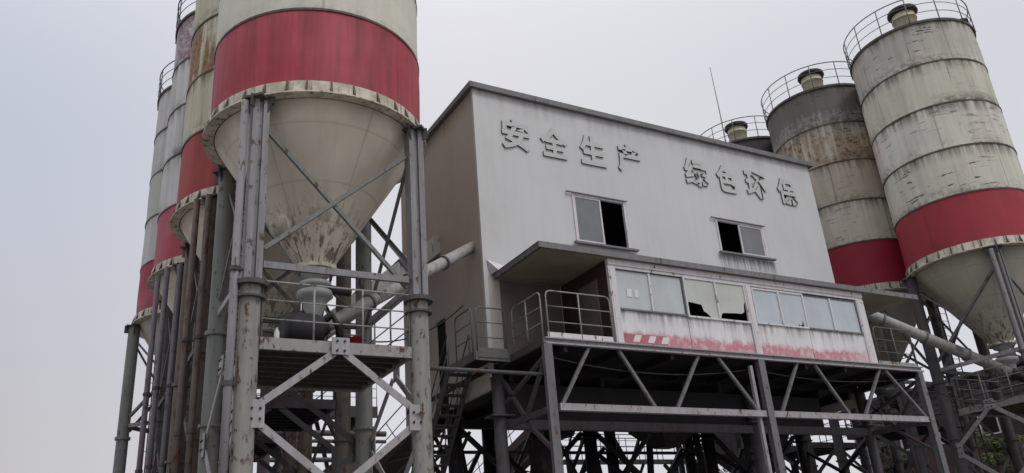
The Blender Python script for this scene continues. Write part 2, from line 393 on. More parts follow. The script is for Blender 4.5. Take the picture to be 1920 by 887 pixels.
def link1(name, b, mat, parent=None, label=None):
    me = bpy.data.meshes.new(name); me.from_pydata(b.v, [], b.f)
    ul = me.uv_layers.new(name='UVMap') if b.uv else None
    for i, p in enumerate(me.polygons):
        p.use_smooth = b.sm[i]; p.material_index = b.mi[i]
        if ul and i in b.uv:
            for li, c in zip(p.loop_indices, b.uv[i]): ul.data[li].uv = c
    for mm in (mat if isinstance(mat, (list, tuple)) else [mat]): me.materials.append(M[mm] if isinstance(mm, str) else mm)
    bm = bmesh.new(); bm.from_mesh(me); bmesh.ops.recalc_face_normals(bm, faces=bm.faces); bm.to_mesh(me); bm.free()
    o = bpy.data.objects.new(name, me); col.objects.link(o)
    if parent is not None:
        o.parent = parent
        o.location = -world_loc(parent)
    if label: o['label'] = label
    return o
_wl = {}
def world_loc(o):
    v = Vector(o.location)
    while o.parent: o = o.parent; v += Vector(o.location)
    return v
def thing(name, label, cat, loc=(0, 0, 0), group=None):
    o = bpy.data.objects.new(name, None); col.objects.link(o); o.location = loc; o.empty_display_size = .3
    o['label'] = label; o['category'] = cat
    if group: o['group'] = group
    return o
def tag(o, label, cat, group=None):
    o['label'] = label; o['category'] = cat
    if group: o['group'] = group
    return o
def struct(o): o['kind'] = 'structure'; return o

# ------------------------------------------------------------------ ground
g = B(); N = 16; S = 1500
for i in range(N + 1):
    for j in range(N + 1): g.v.append((-S + 2 * S * i / N, -S + 2 * S * j / N, 0))
for i in range(N):
    for j in range(N): a = i * (N + 1) + j; g.face([a, a + N + 1, a + N + 2, a + 1])
struct(link('ground', g, 'ground'))

# ------------------------------------------------------------------ silos
ZB = 11.13; HB = 1.8; R = 2.32; NB = 5; ZT = ZB + NB * HB
ZP = 5.85

def railing(p, q, h, mat, parent, n_post=2, mids=2, r=.02, rounded=True, name='railing'):
    """a straight guard rail frame standing on the line p-q"""
    p = Vector(p); q = Vector(q); up = Vector((0, 0, h)); d = (q - p).normalized(); k = .12 if rounded else 0
    b = B(); pts = [p]
    if rounded:
        pts += [p + up - Vector((0, 0, k)), p + up - Vector((0, 0, k * .3)) + d * k * .3, p + up + d * k, q + up - d * k, q + up - Vector((0, 0, k * .3)) - d * k * .3, q + up - Vector((0, 0, k)), q]
    else: pts += [p + up, q + up, q]
    b.tube(pts, r, 8)
    for i in range(1, mids + 1):
        z = Vector((0, 0, h * i / (mids + 1))); b.tube([p + z, q + z], r * .7, 6)
    L = (q - p).length
    o = link(name, b, mat, parent)
    for i in range(1, n_post):
        e = p + (q - p) * i / n_post; link('post', B().tube([e, e + up], r, 8), mat, o)
    return o

def silo(label, cx, cy, mats, group, seed, rotdeg=0, steelmats=('steel_front', 'steel_lower', 'steel_lower'), ladder_dx=-1.1, pipes=((-.30, -.05),), detail=True):
    root = thing('cement_silo', label, 'silo', (cx, cy, 0), group)
    white, red, cone = mats
    upm, lom, backm = steelmats
    c = (cx, cy, 0)
    prof = [(R, ZB + HB + i * (ZT - ZB - HB) / 24) for i in range(25)]
    link('shell', B().lathe(prof, 72, c, uv0=ZB, jit=.010), white, root)
    prof = [(R + .002, ZB + i * HB / 6) for i in range(7)]
    link('red_band', B().lathe(prof, 72, c, uv0=ZB, jit=.010), red, root)
    for k in range(1, NB + 1):
        z = ZB + k * HB; h = .028 if k < NB else .05; q = .022 if k < NB else .06
        link('hoop', B().lathe([(R - .02, z - h), (R + q, z - h), (R + q, z + h), (R - .02, z + h), (R - .02, z - h)], 72, c, smooth=False), 'hoop', root)
    link('roof', B().lathe([(R + .02, ZT), (R * .5, ZT + .28), (.05, ZT + .5)], 48, c, cap1=True), 'steel_mid', root)
    # ring beam with stiffener plates
    rb = link('ring_beam', B().lathe([(R - .05, ZB), (R + .05, ZB), (R + .05, ZB - .28), (R + .13, ZB - .28), (R + .13, ZB - .31), (R - .10, ZB - .31), (R - .10, ZB)], 72, c, smooth=False), 'ring', root)
    b = B(); ns = 32
    for k in range(ns):
        t = 2 * PI * (k + .3 * random.random()) / ns; d = Vector((math.cos(t), math.sin(t), 0)); tt = Vector((-d.y, d.x, 0))
        p0 = Vector(c) + d * (R + .05); p1 = Vector(c) + d * (R + .125)
        b.poly([p0 + Vector((0, 0, ZB - .28)) - tt * .02, p1 + Vector((0, 0, ZB - .28)) - tt * .02, p1 + Vector((0, 0, ZB - .24)) - tt * .02, p0 + Vector((0, 0, ZB - .005)) - tt * .02], tt * .04)
    link('stiffener', b, 'hoop', rb)
    prof = [(.36, 7.98)] + [(.36 + (R - .12 - .36) * i / 10, 7.98 + (ZB - .31 - 7.98) * i / 10) for i in range(1, 11)]
    cn = link('cone', B().lathe(prof, 64, c, uv0=7.98), cone, root)
    link('outlet_flange', B().lathe([(.3, 7.98), (.46, 7.98), (.46, 7.90), (.3, 7.90)], 24, c, smooth=False), 'ring', cn)
    # manhole on the cone, facing left front
    a = math.radians(200); zc = 8.75; rc = .36 + (R - .48) * (zc - 7.98) / (ZB - 8.29)
    nrm = Vector((math.cos(a) * .82, math.sin(a) * .82, -.57)); pc = Vector(c) + Vector((math.cos(a) * rc, math.sin(a) * rc, zc))
    if cx < 10: link('manhole', B().lathe([(.26, -.05), (.26, .08), (.31, .08), (.31, .12), (0.01, .13)], 20, tuple(pc), axis=nrm), 'ring', cn)
    # valve stack
    vv = link('outlet_valve', B().lathe([(.30, 7.89), (.30, 7.80), (.17, 7.74), (.17, 7.66), (.34, 7.64), (.34, 7.54), (.20, 7.52), (.20, 7.47), (.36, 7.45), (.38, 7.34), (.30, 7.27), (.24, 7.20), (.24, 7.10), (.15, 6.95), (.15, 6.75)], 24, c, cap1=True), 'valve', root)
    link('actuator', B().lathe([(.09, -.25), (.09, .25)], 14, (cx + .5, cy - .1, 7.5), axis=(1, .2, 0), cap0=True, cap1=True), 'motor', vv)
    # legs
    ra = math.radians(rotdeg); L = []
    for i, (sx, sy) in enumerate(((-1, -1), (1, -1), (1, 1), (-1, 1))):
        x, y = sx * 1.64, sy * 1.64; L.append(Vector((cx + x * math.cos(ra) - y * math.sin(ra), cy + x * math.sin(ra) + y * math.cos(ra), 0)))
    ctr = Vector(c)
    for i, p in enumerate(L):
        front = i < 2; mU = upm if front else backm; mL = lom if front else backm
        x, y = p.x, p.y
        if front and detail:
            b = B()      # two channels back to back with battens
            for s_ in (-1, 1): b.box(x + s_ * .10 - .06, x + s_ * .10 + .06, y - .15, y + .15, 6.93, ZB - .32)
            b.box(x - .035, x + .035, y - .09, y + .12, 6.93, ZB - .32)
            lg = link('leg', b, mU, root)
            b = B(); b.lathe([(.19, 0), (.19, 6.84)], 20, (x, y, 0)); lg2 = link('lower_leg', b, mL, lg)
            link('leg_flange', B().lathe([(.30, 6.84), (.30, 6.93)], 20, (x, y, 0), cap0=True, cap1=True, smooth=False).lathe([(.27, 6.60), (.27, 6.64)], 20, (x, y, 0), cap0=True, cap1=True, smooth=False), 'steel_dark', lg)
        else:
            lg = link('leg', B().lathe([(.19, 0), (.19, ZB - .32)], 20, (x, y, 0)), mU, root)
            link('leg_flange', B().lathe([(.245, 6.84), (.245, 6.93)], 20, (x, y, 0), cap0=True, cap1=True, smooth=False).lathe([(.245, 4.9), (.245, 4.96)], 20, (x, y, 0), cap0=True, cap1=True, smooth=False), mU, lg)
        dirc = (p - ctr).normalized(); t = Vector((-dirc.y, dirc.x, 0))
        b = B()          # bracket plates under the ring
        b.poly([p + t * .34 + Vector((0, 0, ZB - .33)), p - t * .34 + Vector((0, 0, ZB - .33)), p - t * .17 + Vector((0, 0, ZB - .72)), p + t * .17 + Vector((0, 0, ZB - .72))], dirc * .03)
        b.bar(p + Vector((0, 0, ZB - .36)) - dirc * .25, p + Vector((0, 0, ZB - .36)) + dirc * .28, .4, .05)
        b.bar(p + dirc * .22 + Vector((0, 0, ZB - .33)), p + dirc * .22 + Vector((0, 0, ZB - .6)), .03, .2, up=dirc)
        link('bracket', b, 'steel_dark', lg)
    bm_ = 'brace' if detail else 'steel_dark'
    for i in range(4):
        a, b_ = L[i], L[(i + 1) % 4]; d = (b_ - a).normalized(); nrm = Vector((d.y, -d.x, 0))
        e = d * .2; A = a + e; Bq = b_ - e; mid = (a + b_) / 2; off = nrm * .03
        Z = lambda v, z: v + Vector((0, 0, z))
        m2 = bm_ if i in (0, 1, 3) else 'steel_dark'
        link('cross_brace', B().angle(Z(A, 10.15) - off, Z(Bq, 7.15) - off, .075, up=nrm), 'steel_mid' if i else 'steel_green', root)
        link('cross_brace', B().angle(Z(A, 7.62) + off, Z(Bq, 10.12) + off, .085, up=nrm), 'steel_mid' if i else 'steel_green', root)
        link('tie_beam', B().bar(Z(A, 7.30), Z(Bq, 7.30), .08, .13), 'steel_front' if i == 0 else m2, root)
        gz = ZP - .05
        gp = B()
        for cc, w_, h_ in ((mid, .17, .16), (A - e * .2, .15, .24), (Bq + e * .2, .15, .24)):
            zz = gz if cc == mid else 4.52
            gp.bar(Z(cc, zz - h_) + nrm * .17, Z(cc, zz + h_) + nrm * .17, .02, w_ * 2, up=d) if False else gp.poly([Z(cc - d * w_, zz - h_) + nrm * .14, Z(cc + d * w_, zz - h_) + nrm * .14, Z(cc + d * w_, zz + h_) + nrm * .14, Z(cc - d * w_, zz + h_) + nrm * .14], nrm * .02)
        link('gusset_plate', gp, m2, root)
        if detail and i in (0, 3):
            for cc, zz in ((mid, gz), (A - e * .2, 4.52), (Bq + e * .2, 4.52)):
                for q1, q2 in ((-.07, -.09), (.07, -.09), (-.07, .09), (.07, .09)):
                    link('bolt', B().lathe([(.022, 0), (.022, .03)], 6, tuple(Z(cc + d * q1, zz + q2) + nrm * .16), axis=nrm, cap1=True, smooth=False), 'steel_black', root)
        o2 = nrm * .10
        link('strut', B().bar(Z(mid - d * .1, gz - .12) + o2, Z(A, 4.68) + o2, .03, .13, up=(0, 0, 1)), m2, root)
        link('strut', B().bar(Z(mid + d * .1, gz - .12) + o2, Z(Bq, 4.68) + o2, .03, .13, up=(0, 0, 1)), m2, root)
        link('strut', B().bar(Z(A, 4.38) + o2, Z(mid, 3.25) + o2, .03, .13), m2, root)
        link('strut', B().bar(Z(Bq, 4.38) + o2, Z(mid, 3.25) + o2, .03, .13), m2, root)
        link('strut', B().bar(Z(A, 2.1) + o2, Z(mid, 3.15) + o2, .03, .13), m2, root)
        link('strut', B().bar(Z(Bq, 2.1) + o2, Z(mid, 3.15) + o2, .03, .13), m2, root)
    # service platform between the legs
    pf = B(); xs = [p.x for p in L]; ys = [p.y for p in L]
    if rotdeg:
        s_ = 1.25; x0, x1, y0, y1 = cx - s_, cx + s_, cy - s_, cy + s_
    else: x0, x1, y0, y1 = cx - 1.42, cx + 1.42, cy - 1.66, cy + 1.3
    pf.box(x0, x1, y0, y1, ZP - .02, ZP + .02)
    for k in range(8): yy = y0 + .2 + k * (y1 - y0 - .3) / 7; pf.box(x0 + .02, x1 - .02, yy - .04, yy + .04, ZP - .13, ZP - .021)
    P = link('platform', pf, 'deck_plate' if detail else 'underside', root)
    b = B(); b.box(x0 - .03, x1 + .03, y0 - .05, y0 - .001, ZP - .17, ZP + .05); b.box(x0 - .03, x1 + .03, y1 + .001, y1 + .05, ZP - .17, ZP + .05)
    b.box(x0 - .05, x0 - .001, y0, y1, ZP - .17, ZP + .05); b.box(x1 + .001, x1 + .05, y0, y1, ZP - .17, ZP + .05)
    link('edge_beam', b, 'rail' if detail else 'steel_dark', P)
    rm = 'rail' if detail else 'rail_grey'
    z = ZP + .05
    railing((x0, y0, z), (x1, y0, z), 1.08, rm, P, n_post=3, rounded=False)
    railing((x0, y1, z), (x1, y1, z), 1.08, rm, P, n_post=3, rounded=False)
    railing((x0, y0 + .05, z), (x0, y1 - .05, z), 1.08, rm, P, n_post=3, rounded=False)
    railing((x1, y0 + .05, z), (x1, y1 - .05, z), 1.08, rm, P, n_post=3, rounded=False)
    # roof rail, filter, hatch
    rr = R + .06; b = B()
    for hh, rad in ((1.15, .022), (.78, .014), (.4, .014)):
        b.tube([(cx + rr * math.cos(2 * PI * k / 48), cy + rr * math.sin(2 * PI * k / 48), ZT + hh) for k in range(48)], rad, 6, closed=True)
    rl = link('roof_railing', b, 'rail_grey', root)
    for k in range(14):
        t = 2 * PI * (k + .4) / 14; x, y = cx + rr * math.cos(t), cy + rr * math.sin(t)
        link('post', B().tube([(x, y, ZT - .1), (x, y, ZT + 1.15)], .02, 6), 'rail_grey', rl)
    fx, fy = cx - .9, cy - .65
    fl = link('dust_filter', B().lathe([(.44, ZT + .1), (.44, ZT + .95), (.47, ZT + .95), (.47, ZT + 1.0), (.44, ZT + 1.0), (.44, ZT + 1.2)], 28, (fx, fy, 0)), 'filter', root)
    link('filter_cap', B().lathe([(.52, ZT + 1.2), (.58, ZT + 1.3), (.55, ZT + 1.42), (.30, ZT + 1.52), (.02, ZT + 1.54)], 28, (fx, fy, 0), cap0=True), 'steel_black', root)
    link('relief_valve', B().lathe([(.14, ZT - .05), (.14, ZT + .35), (.26, ZT + .38), (.26, ZT + .5), (.02, ZT + .6)], 20, (cx + .65, cy - 1.93, 0)), 'steel_black', root)
    # caged ladder on the far side
    lx, ly = cx + ladder_dx, cy + math.sqrt((R + .25) ** 2 - ladder_dx ** 2)
    b = B()
    for s_ in (-.22, .22): b.tube([(lx + s_, ly, 2.5), (lx + s_, ly, ZT + .9)], .022, 6)
    for k in range(int((ZT - 2.5) / .3)): b.tube([(lx - .22, ly, 2.7 + k * .3), (lx + .22, ly, 2.7 + k * .3)], .012, 5)
    ld = link('ladder', b, 'steel_dark', root); b = B()
    for k in range(18):
        zz = 5.2 + k * .85
        b.tube([(lx + .35 * math.cos(t), ly + .1 + .42 * math.sin(t) , zz) for t in [PI * j / 8 for j in range(9)]], .014, 5)
    for t in (PI * .15, PI * .5, PI * .85): b.tube([(lx + .35 * math.cos(t), ly + .1 + .42 * math.sin(t), 5.2), (lx + .35 * math.cos(t), ly + .1 + .42 * math.sin(t), 19.6)], .012, 5)
    link('ladder_cage', b, 'steel_dark', ld)
    # filling pipes
    for dx, dy in pipes:
        x, y = cx - 1.64 + dx, cy - 1.64 + dy
        b = B().tube([(x, y, 0.8), (x, y, ZB - .45)], .075, 10)
        fp = link('fill_pipe', b, upm if detail else backm, root)
        link('pipe_clamp', B().lathe([(.10, 7.1), (.10, 7.18)], 12, (x, y, 0), cap0=True, cap1=True, smooth=False).lathe([(.10, 5.0), (.10, 5.08)], 12, (x, y, 0), cap0=True, cap1=True, smooth=False).box(x + .05, cx - 1.7, y - .02, y + .02, 7.12, 7.16), 'steel_dark', fp)
    return root

M['filter'] = steel('cream filter paint', (0.66, 0.62, 0.44), rust=.08, dirt=.35)
REDS = (0.44, 0.035, 0.06)
def red(name, seed, base=REDS, st=.35, pale=(0.50, 0.12, 0.15)): return shell(name, base, tint=pale, streak=st, streakcol=(0.12, 0.035, 0.03), mold=.25, seed=seed)
W = {}
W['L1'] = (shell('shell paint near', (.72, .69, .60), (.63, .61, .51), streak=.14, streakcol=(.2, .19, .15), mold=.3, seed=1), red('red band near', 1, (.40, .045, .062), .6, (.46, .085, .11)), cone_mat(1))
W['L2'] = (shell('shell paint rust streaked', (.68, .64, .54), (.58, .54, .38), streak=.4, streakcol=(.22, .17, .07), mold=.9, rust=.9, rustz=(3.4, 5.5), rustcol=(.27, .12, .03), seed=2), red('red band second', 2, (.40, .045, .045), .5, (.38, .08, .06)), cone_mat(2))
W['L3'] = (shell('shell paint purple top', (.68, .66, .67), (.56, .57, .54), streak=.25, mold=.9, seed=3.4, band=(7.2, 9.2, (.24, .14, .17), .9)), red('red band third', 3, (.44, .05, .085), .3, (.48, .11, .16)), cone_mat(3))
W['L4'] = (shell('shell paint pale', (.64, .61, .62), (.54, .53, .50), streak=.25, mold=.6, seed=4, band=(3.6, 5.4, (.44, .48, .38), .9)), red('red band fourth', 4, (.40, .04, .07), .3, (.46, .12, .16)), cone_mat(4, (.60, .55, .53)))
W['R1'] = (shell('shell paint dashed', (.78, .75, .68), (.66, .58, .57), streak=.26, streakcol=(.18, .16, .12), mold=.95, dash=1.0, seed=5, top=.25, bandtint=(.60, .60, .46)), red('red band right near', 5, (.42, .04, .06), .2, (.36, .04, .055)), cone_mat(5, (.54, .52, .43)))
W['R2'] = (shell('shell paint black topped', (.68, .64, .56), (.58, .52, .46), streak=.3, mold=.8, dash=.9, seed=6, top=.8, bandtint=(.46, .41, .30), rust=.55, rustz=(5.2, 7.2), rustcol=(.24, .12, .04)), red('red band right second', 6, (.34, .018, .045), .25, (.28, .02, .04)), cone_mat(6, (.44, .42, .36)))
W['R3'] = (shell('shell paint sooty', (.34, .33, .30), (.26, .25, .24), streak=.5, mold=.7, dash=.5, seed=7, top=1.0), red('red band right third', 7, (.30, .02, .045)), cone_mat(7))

GL = 'row of cement silos at the left'; GR = 'row of cement silos at the right'
LX, RX = 4.54, 28.98; SY = [16.1, 20.92, 25.75, 30.57]
silo('large near white silo with bright red band and pale cone, in front of the building', LX, SY[0], W['L1'], GL, 1, steelmats=('steel_front', 'steel_lower', 'steel_green'), ladder_dx=-1.2, pipes=((-.30, -.05),))
silo('yellowish silo with brown rust streaks, directly behind the large near silo', LX, SY[1], W['L2'], GL, 2, steelmats=('steel_brown', 'steel_brown', 'steel_brown'), detail=False, pipes=((-.42, -.05), (-.2, -.35)))
silo('pale silo with faded purple top band, third in the left row', LX, SY[2], W['L3'], GL, 3, steelmats=('steel_brown', 'steel_brown', 'steel_lilac'), detail=False, pipes=((-.45, -.05), (-.15, -.35), (-.6, .8)))
silo('farthest and lowest-looking silo at the left edge of the left row, pale with greenish bands', LX, SY[3], W['L4'], GL, 4, rotdeg=-45, steelmats=('steel_green', 'steel_green', 'steel_green'), detail=False, pipes=((-.2, .1), ))
silo('dirty white silo at the right edge with dark dashes and wide red band', RX, SY[0], W['R1'], GR, 5, steelmats=('steel_mid', 'steel_mid', 'steel_dark'), ladder_dx=.95)
silo('silo with blackened top and dark red band between building and right silo', RX, SY[1], W['R2'], GR, 6, steelmats=('steel_dark', 'steel_dark', 'steel_dark'), ladder_dx=.95, detail=False)
silo('sooty silo whose top just shows above the building roof', RX, SY[2], W['R3'], GR, 7, steelmats=('steel_dark', 'steel_dark', 'steel_dark'), ladder_dx=.95, detail=False)

# ------------------------------------------------------------------ screw conveyors
def screw(label, p, q, r, mat, group='screw conveyors from the silos to the building', box=False):
    p = Vector(p); q = Vector(q); d = (q - p).normalized(); L_ = (q - p).length
    t = thing('screw_conveyor', label, 'conveyor', tuple(p), group)
    if box:
        b = B().bar(p, q, r * 2, r * 1.5)
        s_ = d.cross(Vector((0, 0, 1))).normalized(); u2 = s_.cross(d)
        link('trough', b, mat, t); b = B()
        for k in (-1, 0, 1): b.bar(p + s_ * k * r * .62 - u2 * (r * .78), q + s_ * k * r * .62 - u2 * (r * .78), .05, .07, up=u2)
        link('rib', b, mat, t)
    else: link('tube', B().tube([p, q], r, 20), mat, t)
    b = B(); n = max(2, int(L_ / 1.5))
    for k in range(1, n):
        c = p + d * L_ * k / n
        if box: b.bar(c - d * .03, c + d * .03, r * 2.25, r * 1.8)
        else: b.lathe([(r + .05, -.03), (r + .05, .03)], 20, tuple(c), axis=d, cap0=True, cap1=True, smooth=False)
    link('flange', b, 'steel_mid', t)
    hp = p + d * L_ * .32
    link('hatch', B().bar(hp + Vector((0, -r * .95, 0)) - d * .14, hp + Vector((0, -r * .95, 0)) + d * .14, .06, .16), 'steel_mid', t)
    link('drive_motor', B().lathe([(.08, -.75), (.15, -.7), (.15, -.22), (r + .04, -.2), (r + .04, 0.0)], 18, tuple(p), axis=d, cap0=True), 'motor', t)
    return t
screw('thin pale screw conveyor tube rising from the near left silo into the side wall', (4.75, 16.15, 6.72), (9.60, 18.5, 10.1), .15, 'tube')
screw('wide ribbed conveyor trough rising behind the thin tube beside the near left silo', (4.8, 20.9, 7.05), (9.62, 20.9, 11.1), .34, 'tube', box=True)
screw('long bare beige tube rising from the right silo to the building', (28.9, 16.1, 6.95), (23.35, 17.95, 9.6), .19, 'tube')
screw('conveyor tube behind the long beige tube at the right', (28.9, 20.9, 7.0), (23.35, 20.9, 10.6), .19, 'steel_mid')

# ------------------------------------------------------------------ main building
X0, X1, Y0, Y1, ZW0, ZW1 = 9.54, 23.30, 17.88, 23.55, 6.0, 14.80
bld = thing('batching_building', 'tall grey panel building with raised Chinese characters, between the two silo rows', 'building', ((X0 + X1) / 2, Y0, ZW0))
wins = [(12.60, 14.50, 10.36, 11.93), (18.16, 20.24, 10.76, 11.93)]
b = B(); t = .1
xs = [X0 + .0, 12.60, 14.50, 18.16, 20.24, X1]
for i in range(5):
    if i in (1, 3):
        w_ = wins[0 if i == 1 else 1]; b.box(xs[i], xs[i + 1], Y0, Y0 + t, 6.65, w_[2]); b.box(xs[i], xs[i + 1], Y0, Y0 + t, w_[3], ZW1)
    else: b.box(xs[i], xs[i + 1], Y0, Y0 + t, 6.65, ZW1)
link('front_wall', b, 'wall', bld)
link('shaded_wall_strip', B().box(X0 + .11, 9.975, Y0 - .008, Y0 - .002, 6.65, 9.04), 'wall_side', bld, 'thin wall strip in a darker colour for the canopy shade')  # thin sheet over the wall, canopy shade put into its darker colour
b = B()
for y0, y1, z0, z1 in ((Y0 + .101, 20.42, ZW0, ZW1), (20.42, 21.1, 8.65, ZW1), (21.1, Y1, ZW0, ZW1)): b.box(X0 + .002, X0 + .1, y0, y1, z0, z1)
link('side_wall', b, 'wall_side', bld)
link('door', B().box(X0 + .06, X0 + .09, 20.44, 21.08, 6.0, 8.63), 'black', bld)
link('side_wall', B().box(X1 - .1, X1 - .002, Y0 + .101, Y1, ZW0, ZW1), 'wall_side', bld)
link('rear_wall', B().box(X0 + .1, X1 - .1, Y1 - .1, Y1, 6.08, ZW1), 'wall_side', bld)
link('corner_trim', B().box(X0 - .02, X0 + .10, Y0 - .012, Y0 - .002, 6.3, ZW1).box(X0 - .02, X0 - .002, Y0 - .002, Y0 + .1, 6.3, ZW1), 'wall', bld)
rf = link('roof', B().box(X0 - .12, X1 + .12, Y0 - .10, Y1 + .1, ZW1 + .002, ZW1 + .14), 'trim', bld)
link('roof_trim', B().box(X0 - .16, X1 + .16, Y0 - .15, Y0 - .101, ZW1 - .02, ZW1 + .15).box(X0 - .16, X0 - .121, Y0 - .1, Y1 + .1, ZW1 - .02, ZW1 + .15).box(X1 + .121, X1 + .16, Y0 - .1, Y1 + .1, ZW1 - .02, ZW1 + .15), 'trim', rf)
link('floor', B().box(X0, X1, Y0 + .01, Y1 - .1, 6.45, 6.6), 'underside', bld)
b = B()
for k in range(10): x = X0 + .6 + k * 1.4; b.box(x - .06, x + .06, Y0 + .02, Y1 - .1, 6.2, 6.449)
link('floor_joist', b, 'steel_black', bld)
link('inner_wall', B().box(X0 + .5, X1 - .3, Y0 + 1.6, Y0 + 1.7, 6.6, 14.7), 'black', bld)

def slider(x0, x1, z0, z1, y, open_left, parent, lab):
    f = .055; wn = link('window', B().box(x0, x1, y - .04, y + .05, z0, z0 + f).box(x0, x1, y - .04, y + .05, z1 - f, z1).box(x0, x0 + f, y - .04, y + .05, z0 + f, z1 - f).box(x1 - f, x1, y - .04, y + .05, z0 + f, z1 - f), 'white_metal', parent, lab)
    mid = (x0 + x1) / 2; a, c = (mid - .06, x1 - f) if open_left else (x0 + f, mid + .06)
    sash = link('sash', B().box(a, a + .05, y - .02, y + .02, z0 + f, z1 - f).box(c - .05, c, y - .02, y + .02, z0 + f, z1 - f).box(a + .05, c - .05, y - .02, y + .02, z0 + f, z0 + f + .05).box(a + .05, c - .05, y - .02, y + .02, z1 - f - .05, z1 - f), 'white_metal', wn)
    link('pane', B().box(a + .05, c - .05, y - .005, y + .005, z0 + f + .05, z1 - f - .05), 'pane_grey', wn)
    link('window_sill', B().box(x0 - .12, x1 + .22, y - .16, y - .041, z0 - .06, z0 - .001), 'trim', wn)
    link('window_head', B().box(x0 - .22, x1 + .08, y - .09, y - .041, z1 + .001, z1 + .03), 'trim', wn)
    return wn
slider(*wins[0], Y0, False, bld, 'upper window near the corner, grey left pane, right half open and black')
slider(*wins[1], Y0, True, bld, 'upper window on the right, left half open and black, grey right pane')

def letter(ch, cx, cz, size, lab):
    cu = bpy.data.curves.new('c', 'FONT'); cu.body = ch; cu.extrude = .024; cu.offset = .034; cu.size = 1.0; cu.resolution_u = 3; cu.bevel_depth = 0
    tmp = bpy.data.objects.new('t', cu); col.objects.link(tmp)
    dg = bpy.context.evaluated_depsgraph_get(); me = bpy.data.meshes.new_from_object(tmp.evaluated_get(dg)); bpy.data.objects.remove(tmp)
    vs_ = [v.co for v in me.vertices]
    if not vs_: return
    x0, x1 = min(v.x for v in vs_), max(v.x for v in vs_); y0, y1 = min(v.y for v in vs_), max(v.y for v in vs_)
    sx = size[0] / (x1 - x0); sy = size[1] / (y1 - y0)
    wl = world_loc(bld)
    for v in me.vertices:
        x, y, z = v.co; v.co = (cx + (x - (x0 + x1) / 2) * sx - wl.x, Y0 - .028 - z - wl.y, cz + (y - (y0 + y1) / 2) * sy - wl.z)
    me.materials.clear(); me.materials.append(M['letter_face']); me.materials.append(M['letter_side'])
    me.update()
    for p in me.polygons: p.material_index = 0 if abs(p.normal.y) > .9 else 1
    o = bpy.data.objects.new('raised_character', me); col.objects.link(o); o.parent = bld; o['label'] = lab
for ch, x, wd, nm in (('安', 10.84, .93, 'first'), ('全', 12.16, .95, 'second'), ('生', 13.55, .93, 'third'), ('产', 14.92, .9, 'fourth'), ('绿', 17.66, .98, 'fifth'), ('色', 19.0, .86, 'sixth'), ('环', 20.37, .98, 'seventh'), ('保', 21.84, .9, 'eighth')):
    letter(ch, x, 13.52, (wd, 1.02), 'raised character %s, %s from the left corner' % (ch, nm))

tag(link('lightning_rod', B().tube([(21.65, 20, ZW1 + .14), (21.65, 20, 17.6), (21.6, 20, 20.1)], [.03, .02, .012], 6), 'rail_grey'), 'thin lightning rod standing on the flat roof of the grey building', 'lightning rod')

# ------------------------------------------------------------------ control room on the steel frame
RXa, RXb, RYa, ZF, ZC = 11.88, 21.42, 15.66, 6.72, 8.90
room = thing('control_room', 'projecting control room with eight dusty panes and faded pink stripe, below the characters', 'control room', ((RXa + RXb) / 2, RYa, ZF))
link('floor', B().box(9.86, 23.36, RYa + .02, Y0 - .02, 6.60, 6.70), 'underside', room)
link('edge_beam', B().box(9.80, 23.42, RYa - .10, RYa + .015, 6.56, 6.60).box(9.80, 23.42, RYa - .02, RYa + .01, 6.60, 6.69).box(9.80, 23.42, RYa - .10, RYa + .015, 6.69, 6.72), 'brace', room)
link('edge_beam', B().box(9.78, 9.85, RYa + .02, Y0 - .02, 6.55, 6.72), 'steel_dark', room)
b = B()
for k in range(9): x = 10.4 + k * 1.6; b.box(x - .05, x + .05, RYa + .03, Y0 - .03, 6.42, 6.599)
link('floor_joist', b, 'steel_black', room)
b = B()
for a, c in ((RXa + .2, 14.28), (14.30, 16.5)): b.box(a, c, RYa, RYa + .06, 6.72, 7.60)
b.box(16.76, 18.78, RYa, RYa + .06, 6.72, 7.60); b.box(18.80, 21.1, RYa, RYa + .06, 6.72, 7.60)
link('lower_panel', b, 'room_panel', room)
link('header', B().box(RXa + .0, RXb, RYa - .03, RYa + .06, 8.70, 8.78).box(RXa, RXb, RYa - .06, RYa + .06, 8.781, 8.93), 'white_metal', room)
for x0, x1 in ((RXa, RXa + .22), (21.10, 21.42), (16.52, 16.74)):
    link('pillar', B().box(x0, x1, RYa - .045, RYa + .055, 6.73, 8.70).box(x0 + .04, x0 + .08, RYa - .06, RYa - .046, 6.73, 8.69), 'white_metal', room)
link('sill', B().box(12.1, 14.28, RYa - .05, RYa - .001, 7.60, 7.64).box(18.8, 21.1, RYa - .05, RYa - .001, 7.60, 7.64), 'trim', room)
def bay(x0, x1, z0, z1, framed, pm, holes=(), lab=None, paper=None):
    f = .05 if framed else .02; y = RYa - (.05 if framed else .0)
    b = B(); m_ = (x0 + x1) / 2
    fr = ('white_metal' if framed else 'steel_mid')
    b.box(x0, x1, y, y + .06, z0, z0 + f).box(x0, x1, y, y + .06, z1 - f, z1).box(x0, x0 + f, y, y + .06, z0 + f, z1 - f).box(x1 - f, x1, y, y + .06, z0 + f, z1 - f)
    wn = link('window', b, fr, room, lab)
    link('mullion', B().box(m_ - .03, m_ + .03, y - .01, y + .05, z0 + f, z1 - f), 'white_metal', wn)
    for k, (a, c) in enumerate(((x0 + f, m_ - .03), (m_ + .03, x1 - f))):
        if k < len(holes) and holes[k]:
            pts = [(a + (c - a) * u, y + .03, z0 + f + (z1 - z0 - 2 * f) * v) for u, v in holes[k]]
            link('broken_pane', B().poly(pts, (0, .006, 0)), pm, wn)
        else: link('pane', B().box(a, c, y + .03, y + .036, z0 + f, z1 - f), pm, wn)
    return wn
w1 = bay(12.10, 14.28, 7.64, 8.70, False, 'pane', lab='first window from the left, dull panes with a taped paper')
